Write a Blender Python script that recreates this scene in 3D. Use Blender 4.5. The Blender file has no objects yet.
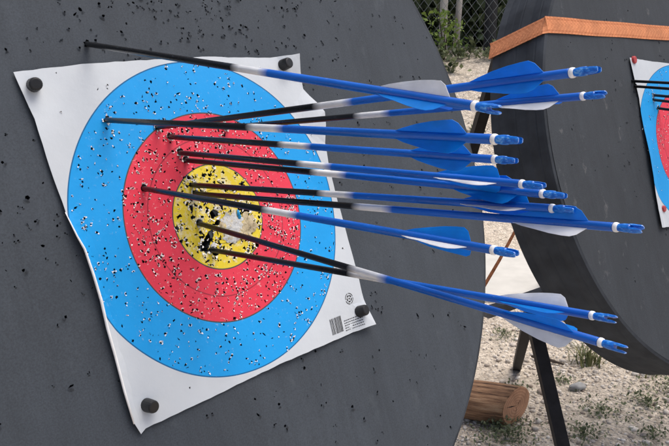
import bpy, bmesh, math, random
import numpy as np
from mathutils import Vector, Matrix, Quaternion
from mathutils.geometry import delaunay_2d_cdt

R = math.radians
scene = bpy.context.scene
COL = scene.collection

# ------------------------------------------------------------------ camera
cam_d = bpy.data.cameras.new('camera')
cam = bpy.data.objects.new('camera', cam_d)
COL.objects.link(cam)
cam.location = (0, 0, 1.5)
cam.rotation_euler = (R(90 - 15), 0, 0)
cam_d.sensor_fit = 'HORIZONTAL'
cam_d.sensor_width = 36
cam_d.lens = 36 * 805.15 / 669
cam_d.clip_start = 0.02
cam_d.clip_end = 800
scene.camera = cam

# ------------------------------------------------------------------ light
SUN_EL, SUN_AZ = 70, 78          # azimuth measured clockwise from +Y (camera looks along +Y)
world = bpy.data.worlds.new('World')
scene.world = world
world.use_nodes = True
wn = world.node_tree
wn.nodes.clear()
sky = wn.nodes.new('ShaderNodeTexSky')
sky.sky_type = 'NISHITA'
sky.sun_disc = False
sky.sun_elevation = R(SUN_EL)
sky.sun_rotation = R(SUN_AZ)
sky.air_density = 0.8
sky.dust_density = 6.0
bg = wn.nodes.new('ShaderNodeBackground')
bg.inputs['Strength'].default_value = 0.13
wo = wn.nodes.new('ShaderNodeOutputWorld')
wn.links.new(sky.outputs['Color'], bg.inputs['Color'])
wn.links.new(bg.outputs['Background'], wo.inputs['Surface'])

sun_d = bpy.data.lights.new('sun', 'SUN')
sun_d.energy = 1.5
sun_d.angle = R(45)
sun_d.color = (1.0, 0.975, 0.92)
sun = bpy.data.objects.new('sun', sun_d)
COL.objects.link(sun)
az, el = R(SUN_AZ), R(SUN_EL)
to_sun = Vector((math.sin(az) * math.cos(el), math.cos(az) * math.cos(el), math.sin(el)))
sun.rotation_euler = to_sun.to_track_quat('Z', 'Y').to_euler()

vs = scene.view_settings
vs.view_transform = 'Standard'
vs.look = 'None'
vs.exposure = 0.48
vs.gamma = 1
vs.use_curve_mapping = False

# ------------------------------------------------------------------ helpers
def new_mat(name):
    m = bpy.data.materials.new(name)
    m.use_nodes = True
    nt = m.node_tree
    b = nt.nodes['Principled BSDF']
    return m, nt, b

def node(nt, kind, **kw):
    n = nt.nodes.new(kind)
    for k, v in kw.items():
        setattr(n, k, v)
    return n

def ramp(nt, stops, interp='LINEAR'):
    n = nt.nodes.new('ShaderNodeValToRGB')
    cr = n.color_ramp
    cr.interpolation = interp
    while len(cr.elements) < len(stops):
        cr.elements.new(0.5)
    for e, (p, c) in zip(cr.elements, stops):
        e.position = p
        e.color = (*c, 1) if len(c) == 3 else c
    return n

def coords(nt, scale=(1, 1, 1)):
    tc = nt.nodes.new('ShaderNodeTexCoord')
    mp = nt.nodes.new('ShaderNodeMapping')
    mp.inputs['Scale'].default_value = scale
    nt.links.new(tc.outputs['Object'], mp.inputs['Vector'])
    return mp.outputs['Vector']

def noise(nt, vec, scale, detail=4, rough=0.55):
    n = nt.nodes.new('ShaderNodeTexNoise')
    n.inputs['Scale'].default_value = scale
    n.inputs['Detail'].default_value = detail
    n.inputs['Roughness'].default_value = rough
    nt.links.new(vec, n.inputs['Vector'])
    return n.outputs['Fac']

def mix(nt, fac, a, b, blend='MIX'):
    n = nt.nodes.new('ShaderNodeMix')
    n.data_type = 'RGBA'
    n.blend_type = blend
    def put(sock, v):
        if isinstance(v, (tuple, list)):
            sock.default_value = (*v, 1) if len(v) == 3 else v
        elif isinstance(v, (int, float)):
            sock.default_value = v
        else:
            nt.links.new(v, sock)
    put(n.inputs[0], fac)
    put(n.inputs[6], a)
    put(n.inputs[7], b)
    return n.outputs[2]

def bump(nt, b, height, strength=0.3, dist=0.002):
    n = nt.nodes.new('ShaderNodeBump')
    n.inputs['Strength'].default_value = strength
    n.inputs['Distance'].default_value = dist
    nt.links.new(height, n.inputs['Height'])
    nt.links.new(n.outputs['Normal'], b.inputs['Normal'])

def simple(name, col, rough=0.6, spec=0.5, metal=0.0, var=0.25, nscale=30, bstr=0.0, bdist=0.002, stretch=(1, 1, 1)):
    m, nt, b = new_mat(name)
    v = coords(nt, stretch)
    f = noise(nt, v, nscale)
    lo = tuple(c * (1 - var) for c in col)
    hi = tuple(min(1, c * (1 + var)) for c in col)
    r = ramp(nt, [(0.3, lo), (0.7, hi)])
    nt.links.new(f, r.inputs['Fac'])
    nt.links.new(r.outputs['Color'], b.inputs['Base Color'])
    b.inputs['Roughness'].default_value = rough
    b.inputs['Specular IOR Level'].default_value = spec
    b.inputs['Metallic'].default_value = metal
    if bstr:
        bump(nt, b, f, bstr, bdist)
    return m

def mesh_obj(name, verts, faces, mats, parent=None, smooth=False, midx=None):
    me = bpy.data.meshes.new(name)
    me.from_pydata([tuple(v) for v in verts], [], faces)
    for m in (mats if isinstance(mats, (list, tuple)) else [mats]):
        me.materials.append(m)
    if midx is not None:
        me.polygons.foreach_set('material_index', midx)
    if smooth:
        me.polygons.foreach_set('use_smooth', [True] * len(me.polygons))
    me.update()
    o = bpy.data.objects.new(name, me)
    COL.objects.link(o)
    if parent:
        o.parent = parent
    return o

def thing(name, label, cat, group=None, mat=None):
    o = bpy.data.objects.new(name, None)
    o.empty_display_size = 0.1
    COL.objects.link(o)
    if mat is not None:
        o.matrix_world = mat
    return tag(o, label, cat, group)

def tag(o, label, cat, group=None):
    o['label'] = label
    o['category'] = cat
    if group:
        o['group'] = group
    return o

def kind(o, k):
    o['kind'] = k
    return o

class MB:
    """collects shapes for one mesh"""
    def __init__(s):
        s.v, s.f, s.m = [], [], []
    def add(s, v, f, mi=0):
        n = len(s.v)
        s.v += [tuple(p) for p in v]
        s.f += [tuple(i + n for i in q) for q in f]
        s.m += [mi] * len(f)
    def tube(s, pts, rad, seg=8, mi=0, caps=True, square=False):
        pts = [Vector(p) for p in pts]
        rads = rad if isinstance(rad, (list, tuple)) else [rad] * len(pts)
        up = None
        vv, ff = [], []
        for i, p in enumerate(pts):
            if i == 0: t = pts[1] - p
            elif i == len(pts) - 1: t = p - pts[i - 1]
            else: t = (pts[i + 1] - p).normalized() + (p - pts[i - 1]).normalized()
            t.normalize()
            if up is None:
                up = Vector((0, 0, 1)) if abs(t.z) < 0.9 else Vector((1, 0, 0))
            x = t.cross(up); x.normalize()
            y = x.cross(t); y.normalize(); up = y
            for k in range(seg):
                a = 2 * math.pi * (k + (0.5 if square else 0)) / seg
                vv.append(p + (x * math.cos(a) + y * math.sin(a)) * rads[i])
        for i in range(len(pts) - 1):
            for k in range(seg):
                k2 = (k + 1) % seg
                ff.append((i * seg + k, i * seg + k2, (i + 1) * seg + k2, (i + 1) * seg + k))
        if caps:
            ff.append(tuple(range(seg - 1, -1, -1)))
            ff.append(tuple((len(pts) - 1) * seg + k for k in range(seg)))
        s.add(vv, ff, mi)
    def lathe(s, prof, seg=16, mi=0):
        """prof: (r, z) list about local Z; closed at both ends with n-gons"""
        vv, ff = [], []
        for r, z in prof:
            for k in range(seg):
                a = 2 * math.pi * k / seg
                vv.append((r * math.cos(a), r * math.sin(a), z))
        for i in range(len(prof) - 1):
            for k in range(seg):
                k2 = (k + 1) % seg
                ff.append((i * seg + k, i * seg + k2, (i + 1) * seg + k2, (i + 1) * seg + k))
        ff.append(tuple(range(seg - 1, -1, -1)))
        ff.append(tuple((len(prof) - 1) * seg + k for k in range(seg)))
        s.add(vv, ff, mi)
    def box(s, lo, hi, mi=0):
        x0, y0, z0 = lo; x1, y1, z1 = hi
        v = [(x0, y0, z0), (x1, y0, z0), (x1, y1, z0), (x0, y1, z0), (x0, y0, z1), (x1, y0, z1), (x1, y1, z1), (x0, y1, z1)]
        f = [(0, 3, 2, 1), (4, 5, 6, 7), (0, 1, 5, 4), (1, 2, 6, 5), (2, 3, 7, 6), (3, 0, 4, 7)]
        s.add(v, f, mi)
    def build(s, name, mats, parent=None, smooth=False):
        return mesh_obj(name, s.v, s.f, mats, parent, smooth, s.m)

def frame(origin, n):
    """matrix whose Z is the face normal n, X horizontal, Y up the face"""
    n = Vector(n).normalized()
    x = Vector((0, 0, 1)).cross(n).normalized()
    y = n.cross(x)
    m = Matrix((x, y, n)).transposed().to_4x4()
    m.translation = origin
    return m

# ------------------------------------------------------------------ materials
def foam_mat(name, base, scuff, scuff_amt):
    m, nt, b = new_mat(name)
    v = coords(nt)
    v2 = coords(nt, (2.5, 1.0, 2.5))
    f1 = noise(nt, v, 3.2, 6, 0.6)
    f2 = noise(nt, v2, 7, 5, 0.6)
    f3 = noise(nt, v, 260, 3)
    c = mix(nt, f1, tuple(x * 0.74 for x in base), tuple(x * 1.26 for x in base))
    r2 = ramp(nt, [(0.35, (0.90, 0.90, 0.90)), (0.7, (1.08, 1.08, 1.08))])
    nt.links.new(f2, r2.inputs['Fac'])
    c = mix(nt, 1.0, c, r2.outputs['Color'], 'MULTIPLY')
    f5 = noise(nt, coords(nt, (38, 0.5, 38)), 3, 4, 0.6)
    r5 = ramp(nt, [(0.38, (0.96, 0.96, 0.96)), (0.62, (1.03, 1.03, 1.03))])
    nt.links.new(f5, r5.inputs['Fac'])
    c = mix(nt, 1.0, c, r5.outputs['Color'], 'MULTIPLY')
    r6 = ramp(nt, [(0.3, (0.80, 0.80, 0.80)), (0.7, (1.22, 1.22, 1.22))])
    nt.links.new(noise(nt, v, 420, 3, 0.7), r6.inputs['Fac'])
    c = mix(nt, 1.0, c, r6.outputs['Color'], 'MULTIPLY')
    # dusty pale scuff marks
    f4 = noise(nt, coords(nt, (1, 0.55, 1)), 17, 8, 0.72)
    r4 = ramp(nt, [(0.60, (0, 0, 0)), (0.76, (scuff_amt,) * 3)])
    nt.links.new(f4, r4.inputs['Fac'])
    c = mix(nt, r4.outputs['Color'], c, scuff)
    nt.links.new(c, b.inputs['Base Color'])
    b.inputs['Roughness'].default_value = 0.78
    b.inputs['Specular IOR Level'].default_value = 0.35
    ad = nt.nodes.new('ShaderNodeMath'); ad.operation = 'ADD'
    nt.links.new(f3, ad.inputs[0]); nt.links.new(f2, ad.inputs[1])
    bump(nt, b, ad.outputs[0], 0.25, 0.0010)
    return m

M_FOAM = foam_mat('grey_foam', (0.046, 0.056, 0.069), (0.13, 0.15, 0.165), 0.30)
M_FOAM2 = foam_mat('dark_foam', (0.036, 0.043, 0.052), (0.25, 0.25, 0.25), 0.55)
M_FOAMSIDE = simple('foam_side', (0.043, 0.049, 0.058), 0.9, 0.12, var=0.3, nscale=14, bstr=0.3, bdist=0.002)
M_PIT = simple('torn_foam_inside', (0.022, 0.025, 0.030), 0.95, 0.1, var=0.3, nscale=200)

def paper_mat():
    m, nt, b = new_mat('printed_paper')
    tc = nt.nodes.new('ShaderNodeTexCoord')
    sx = nt.nodes.new('ShaderNodeSeparateXYZ')
    nt.links.new(tc.outputs['Object'], sx.inputs[0])
    cx = nt.nodes.new('ShaderNodeCombineXYZ')
    nt.links.new(sx.outputs['X'], cx.inputs['X'])
    nt.links.new(sx.outputs['Y'], cx.inputs['Y'])
    ln = nt.nodes.new('ShaderNodeVectorMath'); ln.operation = 'LENGTH'
    nt.links.new(cx.outputs[0], ln.inputs[0])
    dv = nt.nodes.new('ShaderNodeMath'); dv.operation = 'DIVIDE'
    nt.links.new(ln.outputs['Value'], dv.inputs[0]); dv.inputs[1].default_value = 0.5
    Y, Rd, B, Wt = (0.70, 0.55, 0.022), (0.70, 0.036, 0.072), (0.001, 0.315, 0.76), (0.55, 0.595, 0.635)
    K, Kb, Kr = (0.06, 0.06, 0.06), (0.004, 0.16, 0.42), (0.35, 0.02, 0.04)
    def at(x): return x / 0.5
    t = 0.0011
    st = [(0, Y), (at(.04), (.35, .28, .02)), (at(.04 + t), Y), (at(.08), K), (at(.08 + t), Rd), (at(.12), Kr), (at(.12 + t), Rd),
          (at(.16), K), (at(.16 + t), B), (at(.20), Kb), (at(.20 + t), B), (at(.24), (0.0, .12, .3)), (at(.24 + t), Wt)]
    r = ramp(nt, st, 'CONSTANT')
    nt.links.new(dv.outputs[0], r.inputs['Fac'])
    f = noise(nt, tc.outputs['Object'], 9, 5)
    rr = ramp(nt, [(0.3, (0.90, 0.90, 0.91)), (0.65, (1.0, 1.0, 1.0))])
    nt.links.new(f, rr.inputs['Fac'])
    c = mix(nt, 1.0, r.outputs['Color'], rr.outputs['Color'], 'MULTIPLY')
    # worn print: flecks where ink rubbed off
    f2 = noise(nt, tc.outputs['Object'], 150, 6, 0.7)
    r2 = ramp(nt, [(0.615, (0, 0, 0)), (0.68, (0.6,) * 3)])
    nt.links.new(f2, r2.inputs['Fac'])
    wr = ramp(nt, [(0.0, (1, 1, 1)), (0.32, (0.9, 0.9, 0.9)), (0.34, (0.25, 0.25, 0.25))])
    nt.links.new(dv.outputs[0], wr.inputs['Fac'])
    c = mix(nt, mix(nt, 1.0, r2.outputs['Color'], wr.outputs['Color'], 'MULTIPLY'), c, (0.66, 0.66, 0.66))
    f3 = noise(nt, tc.outputs['Object'], 62, 8, 0.75)
    r3 = ramp(nt, [(0.50, (0, 0, 0)), (0.60, (0.75,) * 3)])
    nt.links.new(f3, r3.inputs['Fac'])
    gd = ramp(nt, [(0.0, (1, 1, 1)), (0.155, (0, 0, 0))], 'CONSTANT')
    nt.links.new(dv.outputs[0], gd.inputs['Fac'])
    c = mix(nt, mix(nt, 1.0, r3.outputs['Color'], gd.outputs['Color'], 'MULTIPLY'), c, (0.66, 0.62, 0.45))
    f4 = noise(nt, tc.outputs['Object'], 95, 8, 0.75)
    r4 = ramp(nt, [(0.60, (0, 0, 0)), (0.66, (0.85,) * 3)])
    nt.links.new(f4, r4.inputs['Fac'])
    c = mix(nt, mix(nt, 1.0, r4.outputs['Color'], gd.outputs['Color'], 'MULTIPLY'), c, (0.05, 0.045, 0.03))
    nt.links.new(c, b.inputs['Base Color'])
    b.inputs['Roughness'].default_value = 0.5
    b.inputs['Specular IOR Level'].default_value = 0.4
    bump(nt, b, noise(nt, tc.outputs['Object'], 45, 5, 0.6), 0.25, 0.002)
    return m
M_PAPER = paper_mat()
M_TORN = simple('torn_white_paper', (0.80, 0.80, 0.80), 0.9, 0.1, var=0.08, nscale=60)
M_INK = simple('black_ink', (0.03, 0.03, 0.03), 0.7, 0.2, var=0.2)

def shaft_mat():
    m, nt, b = new_mat('painted_carbon_shaft')
    tc = nt.nodes.new('ShaderNodeTexCoord')
    sx = nt.nodes.new('ShaderNodeSeparateXYZ')
    nt.links.new(tc.outputs['Object'], sx.inputs[0])
    oi = nt.nodes.new('ShaderNodeObjectInfo')
    sh = nt.nodes.new('ShaderNodeMath'); sh.operation = 'MULTIPLY_ADD'
    nt.links.new(oi.outputs['Random'], sh.inputs[0]); sh.inputs[1].default_value = 0.006
    nt.links.new(sx.outputs['Z'], sh.inputs[2])
    ofs = nt.nodes.new('ShaderNodeVectorMath'); ofs.operation = 'ADD'
    cmb = nt.nodes.new('ShaderNodeCombineXYZ')
    m10 = nt.nodes.new('ShaderNodeMath'); m10.operation = 'MULTIPLY'; m10.inputs[1].default_value = 7.0
    nt.links.new(oi.outputs['Random'], m10.inputs[0]); nt.links.new(m10.outputs[0], cmb.inputs['Z'])
    nt.links.new(coords(nt, (1, 1, 0.12)), ofs.inputs[0]); nt.links.new(cmb.outputs[0], ofs.inputs[1])
    mr = nt.nodes.new('ShaderNodeMapRange')
    mr.inputs['From Min'].default_value = -0.40
    mr.inputs['From Max'].default_value = -0.24
    nt.links.new(sh.outputs[0], mr.inputs['Value'])
    def p(z): return (z + 0.40) / 0.16
    BK, WH, BL = (0.005, 0.0055, 0.007), (0.72, 0.74, 0.76), (0.001, 0.105, 0.50)
    r = ramp(nt, [(0, BK), (p(-0.354), BK), (p(-0.337), WH), (p(-0.303), WH), (p(-0.285), BL), (1, BL)])
    nt.links.new(mr.outputs[0], r.inputs['Fac'])
    f = noise(nt, ofs.outputs[0], 120, 4)
    rr = ramp(nt, [(0.3, (0.72, 0.72, 0.72)), (0.65, (1.08, 1.08, 1.08))])
    nt.links.new(f, rr.inputs['Fac'])
    c = mix(nt, 1.0, r.outputs['Color'], rr.outputs['Color'], 'MULTIPLY')
    fs = noise(nt, ofs.outputs[0], 520, 6, 0.7)
    rs2 = ramp(nt, [(0.64, (0, 0, 0)), (0.72, (0.35,) * 3)])
    nt.links.new(fs, rs2.inputs['Fac'])
    c = mix(nt, rs2.outputs['Color'], c, (0.35, 0.42, 0.55))
    nt.links.new(c, b.inputs['Base Color'])
    rs_ = ramp(nt, [(0.35, (0.22,) * 3), (0.7, (0.42,) * 3)])
    nt.links.new(f, rs_.inputs['Fac'])
    nt.links.new(rs_.outputs['Color'], b.inputs['Roughness'])
    b.inputs['Specular IOR Level'].default_value = 0.45
    return m
M_SHAFT = shaft_mat()

def vane_mat(name, col, trans):
    m, nt, b = new_mat(name)
    f = noise(nt, coords(nt), 70, 3)
    c = mix(nt, f, tuple(x * 0.85 for x in col), tuple(min(1, x * 1.15) for x in col))
    nt.links.new(c, b.inputs['Base Color'])
    b.inputs['Roughness'].default_value = 0.38
    tr = nt.nodes.new('ShaderNodeBsdfTranslucent')
    nt.links.new(c, tr.inputs['Color'])
    mx = nt.nodes.new('ShaderNodeMixShader')
    mx.inputs[0].default_value = trans
    out = nt.nodes['Material Output']
    nt.links.new(b.outputs[0], mx.inputs[1]); nt.links.new(tr.outputs[0], mx.inputs[2])
    nt.links.new(mx.outputs[0], out.inputs['Surface'])
    return m
M_VANEB = vane_mat('blue_vane', (0.003, 0.285, 0.80), 0.45)
M_VANEW = vane_mat('white_vane', (0.80, 0.82, 0.84), 0.3)
M_COLLAR = simple('white_collar', (0.80, 0.81, 0.82), 0.4, 0.5, var=0.05)
def nock_mat():
    m, nt, b = new_mat('frosted_blue_nock')
    f = noise(nt, coords(nt, (1, 1, 0.5)), 420, 4, 0.65)
    r = ramp(nt, [(0.40, (0.004, 0.13, 0.60)), (0.56, (0.008, 0.24, 0.82)), (0.68, (0.22, 0.52, 0.90))])
    nt.links.new(f, r.inputs['Fac'])
    nt.links.new(r.outputs['Color'], b.inputs['Base Color'])
    b.inputs['Roughness'].default_value = 0.28
    b.inputs['Transmission Weight'].default_value = 0.25
    bump(nt, b, f, 0.3, 0.0008)
    return m
M_NOCK = nock_mat()
M_CAP = simple('black_rubber', (0.011, 0.012, 0.014), 0.45, 0.4, var=0.2, nscale=80)
M_REDCAP = simple('red_plastic', (0.40, 0.035, 0.04), 0.5, 0.5, var=0.2, nscale=80)
M_STEEL = simple('black_painted_steel', (0.012, 0.0125, 0.015), 0.6, 0.2, var=0.35, nscale=40, bstr=0.15)
M_GREYSTEEL = simple('grey_steel_bar', (0.075, 0.078, 0.085), 0.5, 0.5, var=0.25, nscale=40, bstr=0.15)
M_POST = simple('dark_fence_post', (0.020, 0.022, 0.025), 0.6, 0.4, var=0.3, nscale=25)
M_WIRE = simple('galvanised_wire', (0.27, 0.29, 0.29), 0.5, 0.5, metal=0.3, var=0.2, nscale=30)
M_RUST = simple('rusty_rod', (0.24, 0.095, 0.045), 0.85, 0.2, var=0.4, nscale=60, bstr=0.4)
M_SLAB = simple('pale_concrete', (0.52, 0.51, 0.475), 0.9, 0.2, var=0.08, nscale=10, bstr=0.3, bdist=0.003)

def strap_mat():
    m, nt, b = new_mat('orange_webbing')
    v = coords(nt)
    at = nt.nodes.new('ShaderNodeAttribute'); at.attribute_name = 'tint'
    c = mix(nt, at.outputs['Fac'], (0.46, 0.14, 0.048), (0.80, 0.33, 0.15))
    r = ramp(nt, [(0.35, (0.72, 0.72, 0.72)), (0.65, (1.05, 1.05, 1.05))])
    nt.links.new(noise(nt, v, 14, 6, 0.65), r.inputs['Fac'])
    c = mix(nt, 1.0, c, r.outputs['Color'], 'MULTIPLY')
    nt.links.new(c, b.inputs['Base Color'])
    b.inputs['Roughness'].default_value = 0.8
    bump(nt, b, at.outputs['Fac'], 0.4, 0.001)
    return m
M_STRAP = strap_mat()

def ground_mat():
    m, nt, b = new_mat('gravelly_earth')
    v = coords(nt)
    f1 = noise(nt, v, 1.3, 6, 0.6)
    f2 = noise(nt, v, 26, 8, 0.72)
    vo = nt.nodes.new('ShaderNodeTexVoronoi')
    vo.inputs['Scale'].default_value = 70
    nt.links.new(v, vo.inputs['Vector'])
    c = mix(nt, f1, (0.54, 0.47, 0.39), (0.71, 0.645, 0.56))
    r = ramp(nt, [(0.3, (0.52, 0.50, 0.47)), (0.62, (1.18, 1.17, 1.15))])
    nt.links.new(f2, r.inputs['Fac'])
    c = mix(nt, 1.0, c, r.outputs['Color'], 'MULTIPLY')
    sx = nt.nodes.new('ShaderNodeSeparateColor')
    nt.links.new(vo.outputs['Color'], sx.inputs[0])
    r3 = ramp(nt, [(0.0, (0.72, 0.70, 0.68)), (1.0, (1.2, 1.2, 1.2))])
    nt.links.new(sx.outputs[0], r3.inputs['Fac'])
    c = mix(nt, 0.7, c, r3.outputs['Color'], 'MULTIPLY')
    nt.links.new(c, b.inputs['Base Color'])
    b.inputs['Roughness'].default_value = 0.95
    b.inputs['Specular IOR Level'].default_value = 0.15
    ad = nt.nodes.new('ShaderNodeMath'); ad.operation = 'SUBTRACT'
    nt.links.new(f2, ad.inputs[0]); nt.links.new(vo.outputs['Distance'], ad.inputs[1])
    bump(nt, b, ad.outputs[0], 0.9, 0.012)
    return m
M_GROUND = ground_mat()

def stone_mat(name, lo, hi):
    m, nt, b = new_mat(name)
    at = nt.nodes.new('ShaderNodeAttribute'); at.attribute_name = 'tint'
    f = noise(nt, coords(nt), 120, 4)
    c = mix(nt, at.outputs['Fac'], lo, hi)
    r = ramp(nt, [(0.3, (0.75, 0.75, 0.75)), (0.7, (1.15, 1.15, 1.15))])
    nt.links.new(f, r.inputs['Fac'])
    c = mix(nt, 1.0, c, r.outputs['Color'], 'MULTIPLY')
    nt.links.new(c, b.inputs['Base Color'])
    b.inputs['Roughness'].default_value = 0.9
    b.inputs['Specular IOR Level'].default_value = 0.2
    return m
M_STONE = stone_mat('gravel_stone', (0.33, 0.275, 0.225), (0.84, 0.78, 0.70))
M_PEBBLE = simple('grey_stone', (0.34, 0.34, 0.335), 0.9, 0.2, var=0.25, nscale=40, bstr=0.4)

def leaf_mat(name, lo, hi, trans=0.3):
    m, nt, b = new_mat(name)
    at = nt.nodes.new('ShaderNodeAttribute'); at.attribute_name = 'tint'
    c = mix(nt, at.outputs['Fac'], lo, hi)
    nt.links.new(c, b.inputs['Base Color'])
    b.inputs['Roughness'].default_value = 0.6
    tr = nt.nodes.new('ShaderNodeBsdfTranslucent')
    nt.links.new(c, tr.inputs['Color'])
    mx = nt.nodes.new('ShaderNodeMixShader'); mx.inputs[0].default_value = trans
    nt.links.new(b.outputs[0], mx.inputs[1]); nt.links.new(tr.outputs[0], mx.inputs[2])
    nt.links.new(mx.outputs[0], nt.nodes['Material Output'].inputs['Surface'])
    return m
M_LEAF = leaf_mat('tree_leaf', (0.055, 0.085, 0.045), (0.27, 0.34, 0.17))
M_SHRUB = leaf_mat('shrub_leaf', (0.08, 0.15, 0.025), (0.24, 0.34, 0.07))
M_GRASS = leaf_mat('grass_blade', (0.07, 0.095, 0.035), (0.24, 0.24, 0.10))
M_WEED = leaf_mat('weed_leaf', (0.085, 0.11, 0.055), (0.20, 0.23, 0.12))
M_BARK = simple('pale_bark', (0.55, 0.52, 0.48), 0.9, 0.2, var=0.4, nscale=14, bstr=0.6, bdist=0.01, stretch=(1, 1, 0.25))
M_TWIG = simple('twig_bark', (0.07, 0.055, 0.045), 0.9, 0.2, var=0.3, nscale=50)

def log_mats():
    m, nt, b = new_mat('stripped_log_wood')
    v = coords(nt, (22, 22, 1.6))
    f = noise(nt, v, 3.6, 8, 0.72)
    r = ramp(nt, [(0.34, (0.035, 0.02, 0.012)), (0.43, (0.25, 0.13, 0.07)), (0.56, (0.50, 0.285, 0.155)), (0.66, (0.67, 0.46, 0.29))])
    nt.links.new(f, r.inputs['Fac'])
    nt.links.new(r.outputs['Color'], b.inputs['Base Color'])
    b.inputs['Roughness'].default_value = 0.8
    bump(nt, b, f, 1.0, 0.014)
    m2, nt, b = new_mat('sawn_log_end')
    v = coords(nt)
    wv = nt.nodes.new('ShaderNodeTexWave'); wv.wave_type = 'RINGS'; wv.rings_direction = 'Z'
    wv.inputs['Scale'].default_value = 30
    wv.inputs['Distortion'].default_value = 2.5
    wv.inputs['Detail'].default_value = 3
    nt.links.new(v, wv.inputs['Vector'])
    c = mix(nt, wv.outputs['Fac'], (0.52, 0.27, 0.155), (0.66, 0.385, 0.235))
    r = ramp(nt, [(0.3, (0.75, 0.72, 0.7)), (0.7, (1.12, 1.1, 1.1))])
    nt.links.new(noise(nt, v, 28, 5), r.inputs['Fac'])
    c = mix(nt, 1.0, c, r.outputs['Color'], 'MULTIPLY')
    nt.links.new(c, b.inputs['Base Color'])
    b.inputs['Roughness'].default_value = 0.85
    return m, m2
M_LOG, M_LOGEND = log_mats()

# ------------------------------------------------------------------ setting: ground
rng = np.random.default_rng(7)
def vnoise(x, y, s, seed=0):
    return (np.sin(x * s * 1.0 + 1.3 * seed) * np.cos(y * s * 1.17 + 0.7 * seed) + np.sin(x * s * 2.3 + y * s * 1.9 + seed) * 0.5) / 1.5
def gz(x, y):
    """height of the terrain: level range floor, earth bank rising to the fence"""
    x = np.asarray(x, float); y = np.asarray(y, float)
    t = np.clip((y - 5.1) / 2.7, 0, 1)
    bank = 1.04 * t * t * (3 - 2 * t)
    lumps = 0.012 * vnoise(x, y, 2.1, 1) + 0.006 * vnoise(x, y, 6.3, 2) + 0.05 * t * vnoise(x, y, 2.7, 3)
    near = np.exp(-((x - 1.0) ** 2 + (y - 3) ** 2) / 400)
    return bank + lumps * near

def axis(a, b, fine0, fine1, step, grow):
    xs = [fine0]
    while xs[-1] < fine1: xs.append(xs[-1] + step)
    s = step
    while xs[-1] < b: s *= grow; xs.append(xs[-1] + s)
    s = step
    left = [fine0]
    while left[-1] > a: s *= grow; left.append(left[-1] - s)
    return np.array(left[:0:-1] + xs)
gx = axis(-260, 260, -1.0, 3.0, 0.07, 1.16)
gy = axis(-60, 380, 1.6, 9.0, 0.07, 1.16)
XX, YY = np.meshgrid(gx, gy)
ZZ = gz(XX, YY)
nx, ny = len(gx), len(gy)
gv = np.stack([XX.ravel(), YY.ravel(), ZZ.ravel()], 1)
gf = [(j * nx + i, j * nx + i + 1, (j + 1) * nx + i + 1, (j + 1) * nx + i) for j in range(ny - 1) for i in range(nx - 1)]
ground = kind(mesh_obj('ground', gv.tolist(), gf, M_GROUND, smooth=True), 'structure')

def set_tint(me, vals):
    a = me.attributes.new('tint', 'FLOAT', 'FACE')
    a.data.foreach_set('value', np.asarray(vals, np.float32))

# ------------------------------------------------------------------ foam butts
RB, TB = 0.690, 0.18
F1 = frame((-0.17908, 1.19414, 1.19001), (0.67360, -0.65888, 0.33487))     # origin: centre of the printed face
F2 = frame((1.064, 2.37468, 1.12045), (0.60226, -0.72621, 0.33151))
C1 = (-0.0079, 0.0304)                                                      # disc centre in that frame
C2 = (0.0, 0.0)
F2P = F2 @ Matrix.Translation((-0.046, -0.015, 0))                           # centre of the second printed face

def blob(x, y, r, n, rnd, sharp=0.45):
    """irregular torn outline, n points"""
    a0 = rnd.uniform(0, 6.28)
    sx = rnd.uniform(0.65, 1.0) if rnd.random() < 0.72 else rnd.uniform(0.28, 0.5)
    if sx < 0.55: r *= 1.45
    rot = rnd.uniform(0, 3.14)
    pts = []
    for k in range(n):
        a = a0 + 2 * math.pi * k / n
        rr = r * rnd.uniform(1 - sharp, 1 + sharp * 0.6)
        px, py = rr * math.cos(a), rr * math.sin(a) * sx
        pts.append((x + px * math.cos(rot) - py * math.sin(rot), y + px * math.sin(rot) + py * math.cos(rot)))
    return pts

def cut_sheet(outline, holes, grid_pts):
    """triangulates outline minus holes; returns points, triangles, and each hole's vertex loop"""
    verts, edges, faces = [], [], []
    def loop(pts):
        n = len(verts)
        verts.extend(Vector(p) for p in pts)
        faces.append(list(range(n, n + len(pts))))
    loop(outline)
    for h in holes: loop(h)
    verts.extend(Vector(p) for p in grid_pts)
    vo, eo, fo, ov, oe, of = delaunay_2d_cdt(verts, [], faces, 0, 1e-6)
    P = np.array([tuple(p) for p in vo])
    T = np.array([tuple(t) for t in fo if len(t) == 3])
    c = P[T].mean(axis=1)
    def inside(poly, q):
        poly = np.array(poly); x, y = q[:, 0], q[:, 1]
        r = np.zeros(len(q), bool)
        for (x0, y0), (x1, y1) in zip(poly, np.roll(poly, -1, 0)):
            if y0 == y1: continue
            r ^= ((y0 > y) != (y1 > y)) & (x < (x1 - x0) * (y - y0) / (y1 - y0) + x0)
        return r
    keep = inside(outline, c)
    for h in holes:
        hh = np.array(h); lo, hi = hh.min(0), hh.max(0)
        idx = np.nonzero(keep & (c[:, 0] >= lo[0]) & (c[:, 0] <= hi[0]) & (c[:, 1] >= lo[1]) & (c[:, 1] <= hi[1]))[0]
        if len(idx): keep[idx[inside(h, c[idx])]] = False
    T = T[keep]
    A, B, Cc = P[T[:, 0]], P[T[:, 1]], P[T[:, 2]]
    ar = (B[:, 0] - A[:, 0]) * (Cc[:, 1] - A[:, 1]) - (B[:, 1] - A[:, 1]) * (Cc[:, 0] - A[:, 0])
    T[ar < 0] = T[ar < 0][:, ::-1]
    return [tuple(p) for p in P], [tuple(int(i) for i in t) for t in T]

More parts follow.
